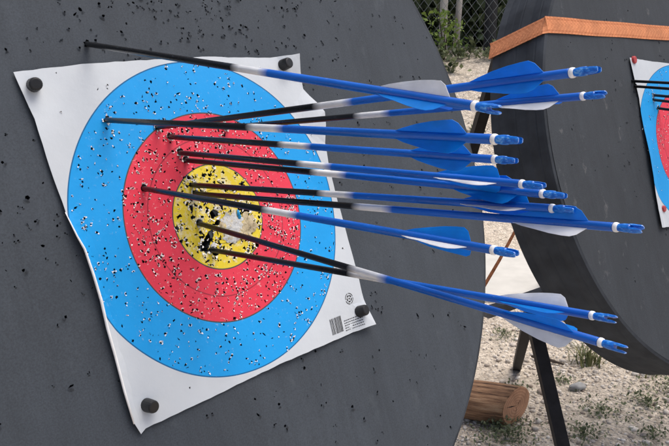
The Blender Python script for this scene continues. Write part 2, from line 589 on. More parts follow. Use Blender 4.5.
def boundary_edges(tris):
    cnt = {}
    for t in tris:
        for a, b in ((t[0], t[1]), (t[1], t[2]), (t[2], t[0])):
            k = (min(a, b), max(a, b))
            cnt.setdefault(k, []).append((a, b))
    return [v[0] for v in cnt.values() if len(v) == 1]

def butt(F, C, holes, mats, label, flat_r=0.010, lips=()):
    """leaning foam disc: front face with real pits, grooved side, back"""
    root = thing('foam_archery_butt', label, 'archery butt', mat=F)
    n = 120
    outline = [(C[0] + (RB - flat_r) * math.cos(2 * math.pi * k / n), C[1] + (RB - flat_r) * math.sin(2 * math.pi * k / n)) for k in range(n)]
    grid = []
    for gx_ in np.arange(-RB, RB, 0.06):
        for gy_ in np.arange(-RB, RB, 0.06):
            if math.hypot(gx_, gy_) < RB - 0.03:
                grid.append((C[0] + gx_, C[1] + gy_))
    pts, tris = cut_sheet(outline, holes, grid)
    v = [(p[0], p[1], 0.0015 * math.sin(p[0] * 9 + 1) * math.cos(p[1] * 7)) for p in pts]
    f = list(tris)
    mi = [0] * len(f)
    # pits: pull each inner boundary edge down into the foam
    low = {}
    r2 = (RB - flat_r - 0.002) ** 2
    for a, b in boundary_edges(tris):
        if (v[a][0] - C[0]) ** 2 + (v[a][1] - C[1]) ** 2 > r2: continue
        for q in (a, b):
            if q not in low:
                low[q] = len(v)
                v.append((v[q][0], v[q][1], -0.022))
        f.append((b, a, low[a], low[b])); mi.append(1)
    for x, y, r in lips:                          # foam pushed up beside each puncture
        a0 = rp.uniform(-2.6, -0.5); sp = rp.uniform(0.8, 1.6); hgt = rp.uniform(0.0006, 0.0018)
        k0 = len(v)
        for q in range(5):
            a = a0 + sp * (q / 4 - .5); t = math.sin(math.pi * (q + .6) / 5.2)
            for rr_, zz in ((r * 1.05, 0.0016 + hgt * t), (r * 1.9 + 0.0008, 0.0005)):
                v.append((x + rr_ * math.cos(a), y + rr_ * math.sin(a), zz))
        for q in range(4):
            f.append((k0 + 2 * q, k0 + 2 * q + 1, k0 + 2 * q + 3, k0 + 2 * q + 2)); mi.append(0)
    o = mesh_obj('front_face', v, f, mats, root, midx=mi)
    # backing sheet deep inside the pits, then side and back in one lathe
    m = MB()
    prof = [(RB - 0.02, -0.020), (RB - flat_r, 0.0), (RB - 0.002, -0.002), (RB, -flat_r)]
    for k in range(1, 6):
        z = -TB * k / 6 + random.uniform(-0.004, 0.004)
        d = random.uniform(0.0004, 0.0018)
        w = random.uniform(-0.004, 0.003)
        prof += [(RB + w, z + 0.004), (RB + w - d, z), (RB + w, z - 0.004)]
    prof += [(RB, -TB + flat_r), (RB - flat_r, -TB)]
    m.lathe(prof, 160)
    m.v = [(x + C[0], y + C[1], z) for x, y, z in m.v]
    m.build('side_wall', [mats[2]], root, smooth=False)
    return root

rnd = random.Random(11)
# --- arrows of the first butt: nock end (world), rotation, entry point in the face frame
ARR = [
 ((0.1198, 0.5821, 1.4283), (0.3001, 0.6487, -0.3069, 0.6285), (-0.1452, 0.2764), 0.7392),
 ((0.203, 0.6263, 1.4542), (-0.7611, -0.5323, -0.3627, -0.0764), (-0.0678, 0.1479), 0.7339),
 ((0.2516, 0.7525, 1.4221), (-0.6707, -0.2443, -0.6018, 0.3581), (0.0528, 0.1346), 0.6735),
 ((0.1349, 0.579, 1.4067), (-0.7073, -0.6203, -0.2714, -0.2034), (-0.1461, 0.1667), 0.7167),
 ((0.1584, 0.691, 1.3708), (-0.7034, -0.6276, -0.2495, -0.2215), (-0.0514, 0.132), 0.6439),
 ((0.1841, 0.6902, 1.3485), (-0.2273, 0.2528, -0.6257, 0.7021), (-0.0417, 0.1064), 0.6534),
 ((0.2029, 0.6886, 1.3401), (-0.7157, -0.6054, -0.2953, -0.1845), (-0.0347, 0.094), 0.6636),
 ((0.2108, 0.6829, 1.3288), (-0.2026, 0.2773, -0.5983, 0.7239), (-0.034, 0.0556), 0.6631),
 ((0.2522, 0.6349, 1.3245), (0.4737, -0.0157, 0.6588, -0.5842), (-0.0329, 0.042), 0.7227),
 ((0.1475, 0.6216, 1.3074), (-0.2384, 0.2428, -0.6304, 0.6977), (-0.1155, 0.0634), 0.6608),
 ((0.2422, 0.6177, 1.2253), (0.5768, 0.1596, 0.6692, -0.4406), (-0.0383, -0.0028), 0.7087),
 ((0.2491, 0.665, 1.2333), (-0.4643, -0.648, 0.1225, -0.5912), (-0.027, -0.0464), 0.6683),
]
ARR_LABELS = [
 'topmost arrow, stuck in the bare grey foam above the blue ring, white vane upright',
 'arrow slanting upward to the highest nock, with one tall blue vane',
 'arrow under the highest nock with a white vane hanging below its blue vane',
 'arrow stuck in the blue ring at upper left, a broad blue vane standing up',
 'arrow with pale blue nock and a light blue vane hanging below its shaft',
 'upper of two close arrows from the red above the gold, white vane facing forward',
 'lower of two close arrows from the red above the gold, no white vane showing',
 'arrow from the top of the gold with a narrow white vane over a blue one',
 'arrow whose nock reaches farthest right, pointed white vane hanging below it',
 'arrow stuck in the red left of the gold, white vane between two blue vanes',
 'lowest arrow, from the middle of the gold, with a big white vane hanging below',
 'arrow from the torn lower hole of the gold, white vane sticking up above its shaft',
]
entries1 = [a[2] for a in ARR]

# --- pits
PITCOL = []
def paper_holes(seed, nb, nr, ny_, nw):
    r_ = random.Random(seed)
    hs = []
    def ring(r0, r1, n, lo, hi):
        for _ in range(n):
            a = r_.uniform(0, 6.283)
            rr = math.sqrt(r_.uniform(r0 * r0, r1 * r1))
            hs.append((rr * math.cos(a), rr * math.sin(a), r_.uniform(lo, hi)))
    ring(0.163, 0.238, nb, 0.0009, 0.0025)
    ring(0.085, 0.16, nr, 0.0008, 0.0027)
    ring(0.0, 0.081, ny_, 0.0009, 0.0040)
    for _ in range(nw):
        x, y = r_.uniform(-0.24, 0.24), r_.uniform(-0.24, 0.24)
        if math.hypot(x, y) > 0.245:
            hs.append((x, y, r_.uniform(0.0011, 0.0021)))
    # clusters: several arrows in nearly one place
    out = []
    for x, y, r in hs:
        out.append((x, y, r))
        if r_.random() < 0.30:
            for _ in range(r_.choice((1, 1, 2, 3))):
                out.append((x + r_.gauss(0, 0.006), y + r_.gauss(0, 0.006), r * r_.uniform(0.6, 1.0)))
    return out

PH1 = paper_holes(3, 380, 640, 250, 46)
BIG1 = [(-0.0293, -0.0307, 0.0135, 13), (-0.0385, -0.0400, 0.0105, 11), (-0.0094, 0.0044, 0.0085, 10), (-0.0065, -0.008, 0.006, 9), (0.051, 0.0005, 0.0085, 10), (0.041, 0.022, 0.006, 9),
        (-0.045, 0.020, 0.005, 8), (-0.021, -0.049, 0.009, 10), (0.058, -0.055, 0.006, 8)]
PH2 = paper_holes(5, 110, 300, 120, 20)

def foam_pits(seed, n, C, clusters):
    r_ = random.Random(seed)
    out = []
    while len(out) < n:
        if r_.random() < 0.6:
            cx_, cy_, s = r_.choice(clusters)
            x, y = r_.gauss(cx_, s), r_.gauss(cy_, s * 0.7)
        else:
            x, y = r_.uniform(-RB, RB), r_.uniform(-RB, RB)
        if math.hypot(x, y) > RB - 0.03: continue
        out.append((C[0] + x, C[1] + y, 0.0012 + 0.0024 * r_.random() ** 2.2))
        if r_.random() < 0.35:
            out.append((C[0] + x + r_.gauss(0, 0.008), C[1] + y + r_.gauss(0, 0.008), r_.uniform(0.0011, 0.0022)))
    return [p for p in out if math.hypot(p[0] - C[0], p[1] - C[1]) < RB - 0.02]

pits1 = foam_pits(21, 1000, C1, [(0.0, 0.32, 0.10), (0.05, 0.31, 0.08), (-0.1, 0.34, 0.12), (0.3, 0.1, 0.16), (0.1, -0.36, 0.14), (-0.36, 0.02, 0.13), (0.22, 0.27, 0.10), (-0.34, 0.33, 0.12)])
NF1 = len(pits1)
pits1 += [(x, y, r * 0.92) for x, y, r in PH1] + [(x, y, r * 0.95) for x, y, r, n in BIG1] + [(x, y, 0.0058) for x, y in entries1]
pits2 = foam_pits(22, 170, C2, [(-0.3, 0.0, 0.13), (0.0, -0.33, 0.13), (0.3, 0.1, 0.15), (-0.3, 0.2, 0.12)])
NF2 = len(pits2)
pits2 += [(x - 0.046, y - 0.015, r * 0.9) for x, y, r in PH2]

rp = random.Random(99)
PIT_POLY1 = [blob(x, y, r, (rp.choice((4, 5, 6)) if r < 0.005 else 11), rp) for x, y, r in pits1]
PIT_POLY2 = [blob(x, y, r, 6, rp) for x, y, r in pits2]
random.seed(4)
butt1 = butt(F1, C1, PIT_POLY1, [M_FOAM, M_PIT, M_FOAMSIDE], 'big round grey foam butt at the front, pocked with arrow holes, full of blue arrows', lips=[p for p in pits1[:NF1] if rp.random() < .7])
butt2 = butt(F2, C2, PIT_POLY2, [M_FOAM2, M_PIT, M_FOAMSIDE], 'round dark foam butt at the right with an orange strap around it', lips=[p for p in pits2[:NF2] if rp.random() < .7])

# ------------------------------------------------------------------ printed paper faces
OUT1 = [(-0.2619, 0.2412), (-0.2087, 0.2444), (-0.149, 0.2472), (-0.0843, 0.2481), (-0.0207, 0.2474), (0.0408, 0.2485), (0.1195, 0.2442), (0.1801, 0.241),
        (0.2388, 0.2425), (0.2366, 0.2141), (0.2369, 0.1827), (0.2456, 0.169), (0.2564, 0.155), (0.2660, 0.1375), (0.2640, 0.115), (0.2560, 0.0842),
        (0.2525, 0.0493), (0.2535, 0.0074), (0.2564, -0.0483), (0.2568, -0.0896), (0.2584, -0.1615), (0.2585, -0.2096), (0.2628, -0.2447), (0.1541, -0.2457),
        (0.0568, -0.2470), (-0.0182, -0.2511), (-0.0922, -0.2556), (-0.1512, -0.2575), (-0.2045, -0.2594), (-0.2129, -0.264), (-0.2196, -0.2469),
        (-0.2218, -0.2007), (-0.2212, -0.1548), (-0.2226, -0.1131), (-0.2219, -0.0752), (-0.2245, -0.0403), (-0.2279, -0.0037), (-0.2335, 0.0155),
        (-0.2392, 0.0497), (-0.242, 0.0784), (-0.2452, 0.1078), (-0.2476, 0.1431), (-0.2499, 0.1771), (-0.2564, 0.21)]
OUT2 = [(-0.2518, 0.2579), (-0.15, 0.244), (-0.0458, 0.232), (0.08, 0.243), (0.2518, 0.252), (0.258, 0.12), (0.254, -0.05), (0.262, -0.24), (0.1, -0.25),
        (-0.06, -0.246), (-0.2816, -0.2202), (-0.274, -0.12), (-0.262, 0.0), (-0.256, 0.08), (-0.247, 0.14), (-0.252, 0.20)]

def densify(poly, step=0.012, jitter=0.0006, seed=1):
    r_ = random.Random(seed)
    out = []
    for i, p in enumerate(poly):
        q = poly[(i + 1) % len(poly)]
        d = math.hypot(q[0] - p[0], q[1] - p[1])
        n = max(1, int(d / step))
        for k in range(n):
            t = k / n
            j = jitter if k else 0
            out.append((p[0] + (q[0] - p[0]) * t + r_.uniform(-j, j), p[1] + (q[1] - p[1]) * t + r_.uniform(-j, j)))
    return out

def paper(F, outline, holes, big, entries, seed, label, curl):
    r_ = random.Random(seed)
    root = thing('paper_target', label, 'target', mat=F)
    ol = densify(outline, seed=seed)
    hp = [blob(x, y, r, 9, r_, 0.58) for x, y, r in holes]
    hp += [blob(x, y, r, n, r_, 0.45) for x, y, r, n in big]
    hp += [blob(x, y, 0.0066, 11, r_, 0.42) for x, y in entries]
    grid = [(x + r_.uniform(-.002, .002), y + r_.uniform(-.002, .002)) for x in np.arange(-0.255, 0.256, 0.011) for y in np.arange(-0.255, 0.256, 0.011)]
    pts, tris = cut_sheet(ol, hp, grid)
    op = np.array(ol)
    def zf(x, y):
        z = 0.0042 + 0.0011 * math.sin(x * 23 + 2 * math.sin(y * 11)) + 0.0009 * math.sin(y * 31 + 1.3 + 1.5 * math.sin(x * 17))
        r = math.hypot(x, y)
        z += 0.0010 * math.sin(x * 140 + y * 60) * math.sin(y * 120 - x * 40) * max(0, 1 - r / 0.15)
        return max(0.0026, z) + curl(x, y)
    v = [(p[0], p[1], zf(*p)) for p in pts]
    f = list(tris)
    mi = [0] * len(f)
    me_pts = len(v)
    # torn lips: little white petals standing up round the holes
    def petal(x, y, r, a, w, ln, lift):
        ca, sa = math.cos(a), math.sin(a)
        p0 = (x + r * ca - w * sa, y + r * sa + w * ca)
        p1 = (x + r * ca + w * sa, y + r * sa - w * ca)
        p2 = (x + (r + ln) * ca + w * .5 * sa, y + (r + ln) * sa - w * .5 * ca)
        p3 = (x + (r + ln) * ca - w * .2 * sa, y + (r + ln) * sa + w * .2 * ca)
        n = len(v)
        for k, p in enumerate((p0, p1, p2, p3)):
            v.append((p[0], p[1], zf(*p) + (0.0004 if k < 2 else lift)))
        f.append((n, n + 1, n + 2, n + 3)); mi.append(1)
    def crescent(x, y, r, a0, span, wd, lift):
        """torn rim of the puncture: a raised curl along part of its edge"""
        n0 = len(v)
        N_ = 6
        for q in range(N_):
            a = a0 + span * (q / (N_ - 1) - .5)
            t = math.sin(math.pi * (q + .35) / (N_ - .3)) * r_.uniform(.6, 1.25)
            for rr_, zz in ((r * 0.86, 0.0003), (r * 0.97 + wd * t * .5, 0.0004 + lift * t), (r * 1.02 + wd * t, 0.0003 + lift * .3 * t)):
                px, py = x + rr_ * math.cos(a), y + rr_ * math.sin(a)
                v.append((px, py, zf(px, py) + zz))
        for q in range(N_ - 1):
            for k in range(2):
                i0 = n0 + q * 3 + k
                f.append((i0, i0 + 1, i0 + 4, i0 + 3)); mi.append(1)
    for x, y, r in holes:
        if any(math.hypot(x - bx, y - by) < br * 1.05 for bx, by, br, bn in big): continue
        if r_.random() < 0.52:
            for _ in range(r_.choice((1, 1, 1, 2))):
                crescent(x, y, r, r_.uniform(0, 6.28), r_.uniform(0.9, 2.5), r * r_.uniform(0.12, 0.55) + 0.0002, r_.uniform(0.0004, 0.0016))
        if r_.random() < 0.30:
            petal(x, y, r * 0.9, r_.uniform(0, 6.28), r_.uniform(0.0006, 0.0014), r_.uniform(0.001, 0.0028), r_.uniform(0.0006, 0.0022))
    for x, y in entries:                          # puckered, torn paper round each shaft
        if y > 0.24 or x < outline[0][0] + 0.01: continue
        for _ in range(9):
            petal(x, y, 0.0052, r_.uniform(0, 6.28), r_.uniform(0.0008, 0.0018), r_.uniform(0.0015, 0.0035), r_.uniform(0.001, 0.0035))
    for x, y, r, n in big:
        for _ in range(int(r * 1100)):
            petal(x, y, r * r_.uniform(0.85, 1.05), r_.uniform(0, 6.28), r_.uniform(0.0008, 0.0025), r_.uniform(0.0015, 0.005), r_.uniform(0.0008, 0.003))
    o = mesh_obj('paper_sheet', v, f, [M_PAPER, M_TORN], root, midx=mi)
    so = o.modifiers.new('thickness', 'SOLIDIFY'); so.thickness = 0.0004; so.offset = -1
    return root, zf

def curl1(x, y):
    z = 0.0
    if y < 0.05:                                  # lower part of the left edge rolls up towards the viewer
        d = x + 0.232 + 0.0
        k = min(1, (0.05 - y) / 0.12)
        z += k * 0.013 * max(0, 1 - max(0, d) / 0.022) ** 2
    z += 0.010 * max(0, 1 - math.hypot(x - 0.262, y - 0.137) / 0.05)       # lifted right edge
    z += 0.012 * max(0, 1 - math.hypot(x - 0.245, y - 0.245) / 0.05)
    z += 0.012 * max(0, 1 - math.hypot(x - 0.262, y + 0.244) / 0.05)       # lower right corner
    return z
face1, zf1 = paper(F1, OUT1, PH1, BIG1, entries1, 31, 'paper target with blue, red and yellow rings, shot full of holes, on the front butt', curl1)
entries2 = [(-0.2569, 0.1928), (-0.2628 + 0.012, 0.1776), (-0.1673, 0.1469), (-0.1727, 0.1336), (-0.1585, 0.1084)]
face2, zf2 = paper(F2P, [(x + 0.046, y + 0.015) for x, y in OUT2], PH2, [], [(x + 0.046, y + 0.015) for x, y in entries2], 37, 'paper target at the right edge of the photo, on the dark butt with the strap',
                   lambda x, y: 0.006 * max(0, 1 - (x + 0.224) / 0.03) ** 2 if x > -0.224 else 0.006)

# loose torn paper over the gold: white backing with a scrap of blue
m = MB()
rr = random.Random(8)
def scrap(cx_, cy_, rx, ry, n, mi, z0):
    n *= 2
    lo = [rr.uniform(0.70, 1.2) for _ in range(n)]
    prof = [(lo[k] + lo[k - 1] + lo[(k + 1) % n]) / 3 + rr.uniform(-0.24, 0.24) for k in range(n)]
    v, f = [], []
    ph = rr.uniform(0, 6)
    qs = (1.0, 0.8, 0.55, 0.28)
    for q in qs:
        for k in range(n):
            a = 2 * math.pi * k / n
            px, py = cx_ + rx * prof[k] * q * math.cos(a), cy_ + ry * prof[k] * q * math.sin(a)
            crumple = 0.0008 * math.sin(px * 420 + ph) * math.sin(py * 380 + 2 * ph) + 0.0005 * math.sin(px * 900 - py * 700)
            v.append((px, py, zf1(px, py) + 0.0006 + z0 * (1 - q * q) * 0.6 + crumple * (1.2 - q * .5) + (rr.uniform(0, .0012) if q == 1 else 0)))
    v.append((cx_, cy_, zf1(cx_, cy_) + z0 * .6))
    for i in range(len(qs) - 1):
        for k in range(n):
            k2 = (k + 1) % n
            f.append((i * n + k, i * n + k2, (i + 1) * n + k2, (i + 1) * n + k))
    for k in range(n):
        f.append(((len(qs) - 1) * n + k, (len(qs) - 1) * n + (k + 1) % n, len(qs) * n))
    m.add(v, f, mi)
def torn_mat(name, stops):
    m_, nt, b = new_mat(name)
    v_ = coords(nt)
    r = ramp(nt, stops)
    nt.links.new(noise(nt, v_, 75, 8, 0.7), r.inputs['Fac'])
    nt.links.new(r.outputs['Color'], b.inputs['Base Color'])
    b.inputs['Roughness'].default_value = 0.8
    bump(nt, b, noise(nt, v_, 130, 5, 0.7), 0.8, 0.003)
    return m_
M_GOLDTORN = torn_mat('faded_torn_paper', [(0.36, (0.09, 0.08, 0.06)), (0.45, (0.40, 0.33, 0.20)), (0.56, (0.55, 0.47, 0.32)), (0.66, (0.58, 0.44, 0.06))])
M_WHITETEAR = torn_mat('white_paper_core', [(0.36, (0.10, 0.10, 0.10)), (0.44, (0.40, 0.41, 0.41)), (0.55, (0.58, 0.60, 0.61)), (0.66, (0.50, 0.43, 0.26))])
M_BLUESCRAP = simple('blue_scrap', (0.01, 0.22, 0.46), 0.6, 0.3, var=0.2)
scrap(0.021, -0.020, 0.026, 0.022, 15, 0, 0.0035)
scrap(0.047, -0.022, 0.018, 0.019, 12, 1, 0.0040)
scrap(0.013, -0.034, 0.016, 0.010, 11, 0, 0.0035)
scrap(0.034, -0.036, 0.012, 0.007, 11, 1, 0.0030)
scrap(0.004, -0.014, 0.008, 0.010, 10, 1, 0.0025)
scrap(0.0345, -0.004, 0.0035, 0.0085, 8, 2, 0.0055)
m.build('torn_paper_patch', [M_WHITETEAR, M_GOLDTORN, M_BLUESCRAP], face1, smooth=True)
m = MB()
m.tube([(x - 0.001, y, zf1(x, y) + 0.0005) for x, y in OUT1[30:39]], [0.0010, 0.0016, 0.0018, 0.002, 0.002, 0.0018, 0.0016, 0.0012, 0.0006], 10)
m.build('rolled_edge', [M_TORN], face1, smooth=True)

# printing in the lower right corner of the first face: barcode, lines of small print, round emblem
m = MB()
def flat(x0, y0, x1, y1, mi=0):
    v = [(x, y, zf1(x, y) + 0.00035) for x, y in ((x0, y0), (x1, y0), (x1, y1), (x0, y1))]
    m.add(v, [(0, 1, 2, 3)], mi)
rb = random.Random(2)
x = 0.166
while x < 0.194:
    w = rb.choice((0.0005, 0.0008, 0.0014, 0.0018))
    flat(x, -0.2365, x + w, -0.2095)
    x += w + rb.choice((0.0006, 0.0009, 0.0014))
m.build('barcode', [M_INK], face1)
m = MB()
for k in range(5):
    x = 0.199
    while x < 0.240:
        w = rb.uniform(0.001, 0.0045)
        flat(x, -0.2385 + k * 0.0042, min(x + w, 0.241), -0.2385 + k * 0.0042 + 0.0014)
        x += w + 0.0012
def ring_print(cx_, cy_, r0, r1, n, gap=None):
    for k in range(n):
        if gap and k % gap == 0: continue
        a, b = 2 * math.pi * k / n, 2 * math.pi * (k + 1) / n
        v = [(cx_ + r * math.cos(t), cy_ + r * math.sin(t)) for r, t in ((r0, a), (r1, a), (r1, b), (r0, b))]
        m.add([(px, py, zf1(px, py) + 0.00035) for px, py in v], [(0, 1, 2, 3)], 0)
m.build('small_print', [M_INK], face1)
m = MB()
ring_print(0.2235, -0.1875, 0.0085, 0.0098, 28, 7)
ring_print(0.2235, -0.1875, 0.0040, 0.0064, 20, 4)
ring_print(0.2235, -0.1875, 0.0, 0.0016, 8)
m.build('emblem', [M_INK], face1)
# ------------------------------------------------------------------ pins that hold the faces
def pin(F, xy, mat_, label, group, tilt=0.0, side=0.0, r=0.0092, ln=0.018):
    root = thing('target_pin', label, 'target pin', group, F @ Matrix.Translation((xy[0], xy[1], 0.0035)) @ Matrix.Rotation(tilt, 4, 'X') @ Matrix.Rotation(side, 4, 'Y'))
    m = MB()
    m.lathe([(r * 1.06, 0.0), (r * 1.02, ln * 0.5), (r * 0.97, ln * 0.86), (r * 0.88, ln * 0.97), (r * 0.7, ln)], 18)
    m.build('cap', [mat_], root, smooth=False)
    m = MB()
    m.lathe([(0.0008, -0.06), (0.0032, -0.05), (0.0032, 0.0)], 8)
    m.build('spike', [mat_], root)
    return root
G1 = 'black pins holding the front target face'
pin(F1, (-0.2396, 0.2223), M_CAP, 'black pin at the upper left corner of the front target face', G1, 0.15, -0.2)
pin(F1, (0.2035, 0.2265), M_CAP, 'black pin at the upper right corner of the front target face, just above an arrow', G1, 0.0, 0.1, 0.0095)
pin(F1, (0.2385, -0.2151), M_CAP, 'black pin at the lower right corner beside the barcode', G1, -0.1, 0.2, 0.0098)
pin(F1, (-0.1941, -0.2299), M_CAP, 'black pin at the lower left corner of the front target face', G1, 0.2, 0.1)
G2 = 'red pins holding the second target face'
pin(F2, (-0.2338, 0.2505), M_REDCAP, 'red pin at the upper corner of the target face on the strapped butt', G2, 0.1, 0.1, 0.0105, 0.007)
pin(F2, (-0.2460, -0.1723), M_REDCAP, 'red pin at the lower corner of the target face on the strapped butt', G2, 0.1, 0.1, 0.0088, 0.006)

# ------------------------------------------------------------------ arrows
def vane_mesh(ang, seedv):
    """thin flexible vane, long ramp at the front and short cut at the back; s measured forward from the nock end"""
    prof = [(-0.1290, 0.0), (-0.118, 0.0030), (-0.102, 0.0064), (-0.084, 0.0094), (-0.070, 0.0108), (-0.0615, 0.0112), (-0.0560, 0.0085), (-0.0515, 0.0022), (-0.0500, 0.0)]
    r0, th = 0.0040, 0.00035
    v, f = [], []
    n = len(prof)
    rows = 4
    for s in (-1, 1):
        for z, h in prof:
            for k in range(rows):
                t = k / (rows - 1)
                bend = (0.0010 * math.sin((z + 0.05) * 40) + 0.0005 * math.sin((z + 0.05) * 170)) * t * t
                v.append((r0 + (h) * t, s * th * (1 - 0.5 * t) + bend, z))
    q = n * rows
    def idx(s, i, k): return s * q + i * rows + k
    for i in range(n - 1):
        for k in range(rows - 1):
            f.append((idx(0, i, k), idx(0, i + 1, k), idx(0, i + 1, k + 1), idx(0, i, k + 1)))
            f.append((idx(1, i, k), idx(1, i, k + 1), idx(1, i + 1, k + 1), idx(1, i + 1, k)))
        f.append((idx(0, i, rows - 1), idx(0, i + 1, rows - 1), idx(1, i + 1, rows - 1), idx(1, i, rows - 1)))
    ca, sa = math.cos(ang), math.sin(ang)
    v = [(x * ca - y * sa, x * sa + y * ca, z) for x, y, z in v]
    return v, f

def make_arrow(label, group):
    root = thing('arrow', label, 'arrow', group)
    m = MB()
    m.lathe([(0.0005, -0.7800), (0.0038, -0.7650), (0.0039, -0.7600), (0.0039, -0.0270), (0.0037, -0.0265)], 20)
    m.build('shaft', [M_SHAFT], root, smooth=False)
    for p in root.children[0].data.polygons:
        p.use_smooth = len(p.vertices) == 4
    for k in range(3):
        v, f = vane_mesh(k * 2 * math.pi / 3, k)
        o = mesh_obj('vane', v, f, M_VANEW if k == 0 else M_VANEB, root)
        if k == 0: o['label'] = 'white vane'
    m = MB()
    m.lathe([(0.0038, -0.0258), (0.0042, -0.0253), (0.0043, -0.0238), (0.0041, -0.0226), (0.0036, -0.0216)], 18)
    m.build('nock_collar', [M_COLLAR], root, smooth=True)
    # nock: tapered stem and two prongs with a string groove between
    m = MB()
    m.lathe([(0.0032, -0.0218), (0.0034, -0.0200), (0.0038, -0.0160), (0.0037, -0.0115), (0.0030, -0.0105)], 16)
    for s in (-1, 1):
        secs = []
        for z, out_, hw, tk in ((-0.0118, 0.0010, 0.0032, 0.0026), (-0.0080, 0.0014, 0.0030, 0.0024), (-0.0040, 0.0012, 0.0028, 0.0024), (-0.0012, 0.0017, 0.0024, 0.0018), (0.0, 0.0020, 0.0016, 0.0010)):
            x0, x1 = s * out_, s * (out_ + tk)
            secs.append([(x0, -hw, z), (x0, hw, z), ((x0 + x1 * 2) / 3, hw * .9, z), (x1, hw * .45, z), (x1, -hw * .45, z), ((x0 + x1 * 2) / 3, -hw * .9, z)])
        v = [p for sec in secs for p in sec]
        f = [(i * 6 + k, i * 6 + (k + 1) % 6, i * 6 + 6 + (k + 1) % 6, i * 6 + 6 + k) for i in range(4) for k in range(6)]
        f += [(0, 1, 2, 3, 4, 5), (29, 28, 27, 26, 25, 24)]
        if s > 0: f = [tuple(reversed(q)) for q in f]
        m.add(v, f)
    m.build('nock', [M_NOCK], root, smooth=False)
    return root

def copy_tree(o, parent=None):
    c = o.copy()
    COL.objects.link(c)
    if parent: c.parent = parent
    for ch in list(o.children):
        copy_tree(ch, c)
    return c

ROLL = {1: 22, 2: -43, 5: 14, 7: 20, 9: 9}
GA = 'blue arrows stuck in the front target'
proto = make_arrow(ARR_LABELS[0], GA)
for i, (nk, qt, ent, L) in enumerate(ARR):
    a = proto if i == 0 else copy_tree(proto)
    a['label'] = ARR_LABELS[i]
    a.matrix_world = Matrix.Translation(nk) @ (Quaternion(qt) @ Quaternion((0, 0, 1), R(ROLL.get(i, 0)))).to_matrix().to_4x4()
A2L = ['topmost of the five black shafts in the strapped butt, at the white paper margin',
       'second black shaft from the top in the strapped butt, at the paper margin',
       'third black shaft from the top in the strapped butt, entering at the blue ring',
       'fourth black shaft from the top in the strapped butt, just under its twin',
       'lowest of the black shafts in the strapped butt, in its red ring']
for i, ent in enumerate(entries2):
    a = copy_tree(proto)
    a['label'] = A2L[i]
    a['group'] = 'black arrow shafts in the strapped butt'
    d = Vector((0.655 + 0.01 * i, -0.755, 0.02 - 0.015 * i)).normalized()
    p = F2 @ Vector((ent[0], ent[1], 0)) + d * (0.66 + 0.012 * ((i * 3) % 5))
    a.matrix_world = Matrix.Translation(p) @ (d.to_track_quat('Z', 'Y') @ Quaternion((0, 0, 1), i * 1.1)).to_matrix().to_4x4()

# ------------------------------------------------------------------ orange strap round the second butt
m = MB()
yl, yr, hw, tk = 0.357, 0.322, 0.0215, 0.0022
def strap_y(x): return yl + (yr - yl) * (x + 0.589) / 0.589 if x < 0 else yr + 0.01 * x
xe = math.sqrt((RB) ** 2 - 0.357 ** 2)
path = []
for k in range(13):                                         # across the front, hugging the foam
    x_ = -xe - 0.002 + (2 * xe + 0.004) * k / 12
    path.append((x_, strap_y(x_), 0.0032 + 0.0006 * math.sin(k * 1.7)))
path += [(xe + 0.006, strap_y(xe), -0.004), (xe + 0.007, strap_y(xe) - 0.004, -0.09), (xe + 0.006, strap_y(xe) - 0.006, -TB)]
for k in range(7):
    x_ = xe - (2 * xe) * k / 6
    path.append((x_, strap_y(x_) - 0.010, -TB - 0.006))
path += [(-xe - 0.006, 0.346, -TB), (-xe - 0.008, 0.351, -0.09), (-xe - 0.007, 0.3565, -0.004)]
def densepath(pts, step):
    out = []
    for i, p in enumerate(pts):
        a, b = Vector(p), Vector(pts[(i + 1) % len(pts)])
        k = max(1, int((b - a).length / step))
        out += [a.lerp(b, q / k) for q in range(k)]
    return out
path = densepath(path, 0.0045)
n = len(path)
v, f, tint = [], [], []
NW = 10
for i, p in enumerate(path):
    a, b = path[(i - 2) % n], path[(i + 2) % n]
    t = (b - a).normalized()
    wdir = Vector((0, 1, 0)); wdir = (wdir - t * wdir.dot(t)).normalized()
    nrm = wdir.cross(t).normalized()
    wob = 0.0005 * math.sin(i * 0.11) + 0.00015 * math.sin(i * 1.7)
    for top in (1, 0):
        for k in range(NW + 1):
            q = (k / NW * 2 - 1) * (1 if top else -1)
            e = p + wdir * (hw * q + wob) + nrm * (0 if top else tk)
            if abs(p.x) > xe + 0.003 and -TB - 0.003 < p.z < 0:
                e.x = math.copysign(math.sqrt((RB + 0.0045 + (tk if top else 0)) ** 2 - e.y ** 2), p.x)
            v.append(e)
W_ = 2 * (NW + 1)
for i in range(n):
    j = (i + 1) % n
    for k in range(W_):
        k2 = (k + 1) % W_
        f.append((i * W_ + k, i * W_ + k2, j * W_ + k2, j * W_ + k))
        kk = k if k < NW else max(0, W_ - 2 - k)
        c_ = 0.5 + (0.20 if (i + abs(kk - NW // 2)) % 3 == 0 else -0.08)
        if kk in (1, NW - 2): c_ -= 0.3
        tint.append(c_ + random.uniform(-.12, .12))
strap = mesh_obj('ratchet_strap', v, f, M_STRAP)
set_tint(strap.data, tint)
strap.matrix_world = F2
tag(strap, 'orange webbing strap pulled across the top of the dark butt at right', 'strap')

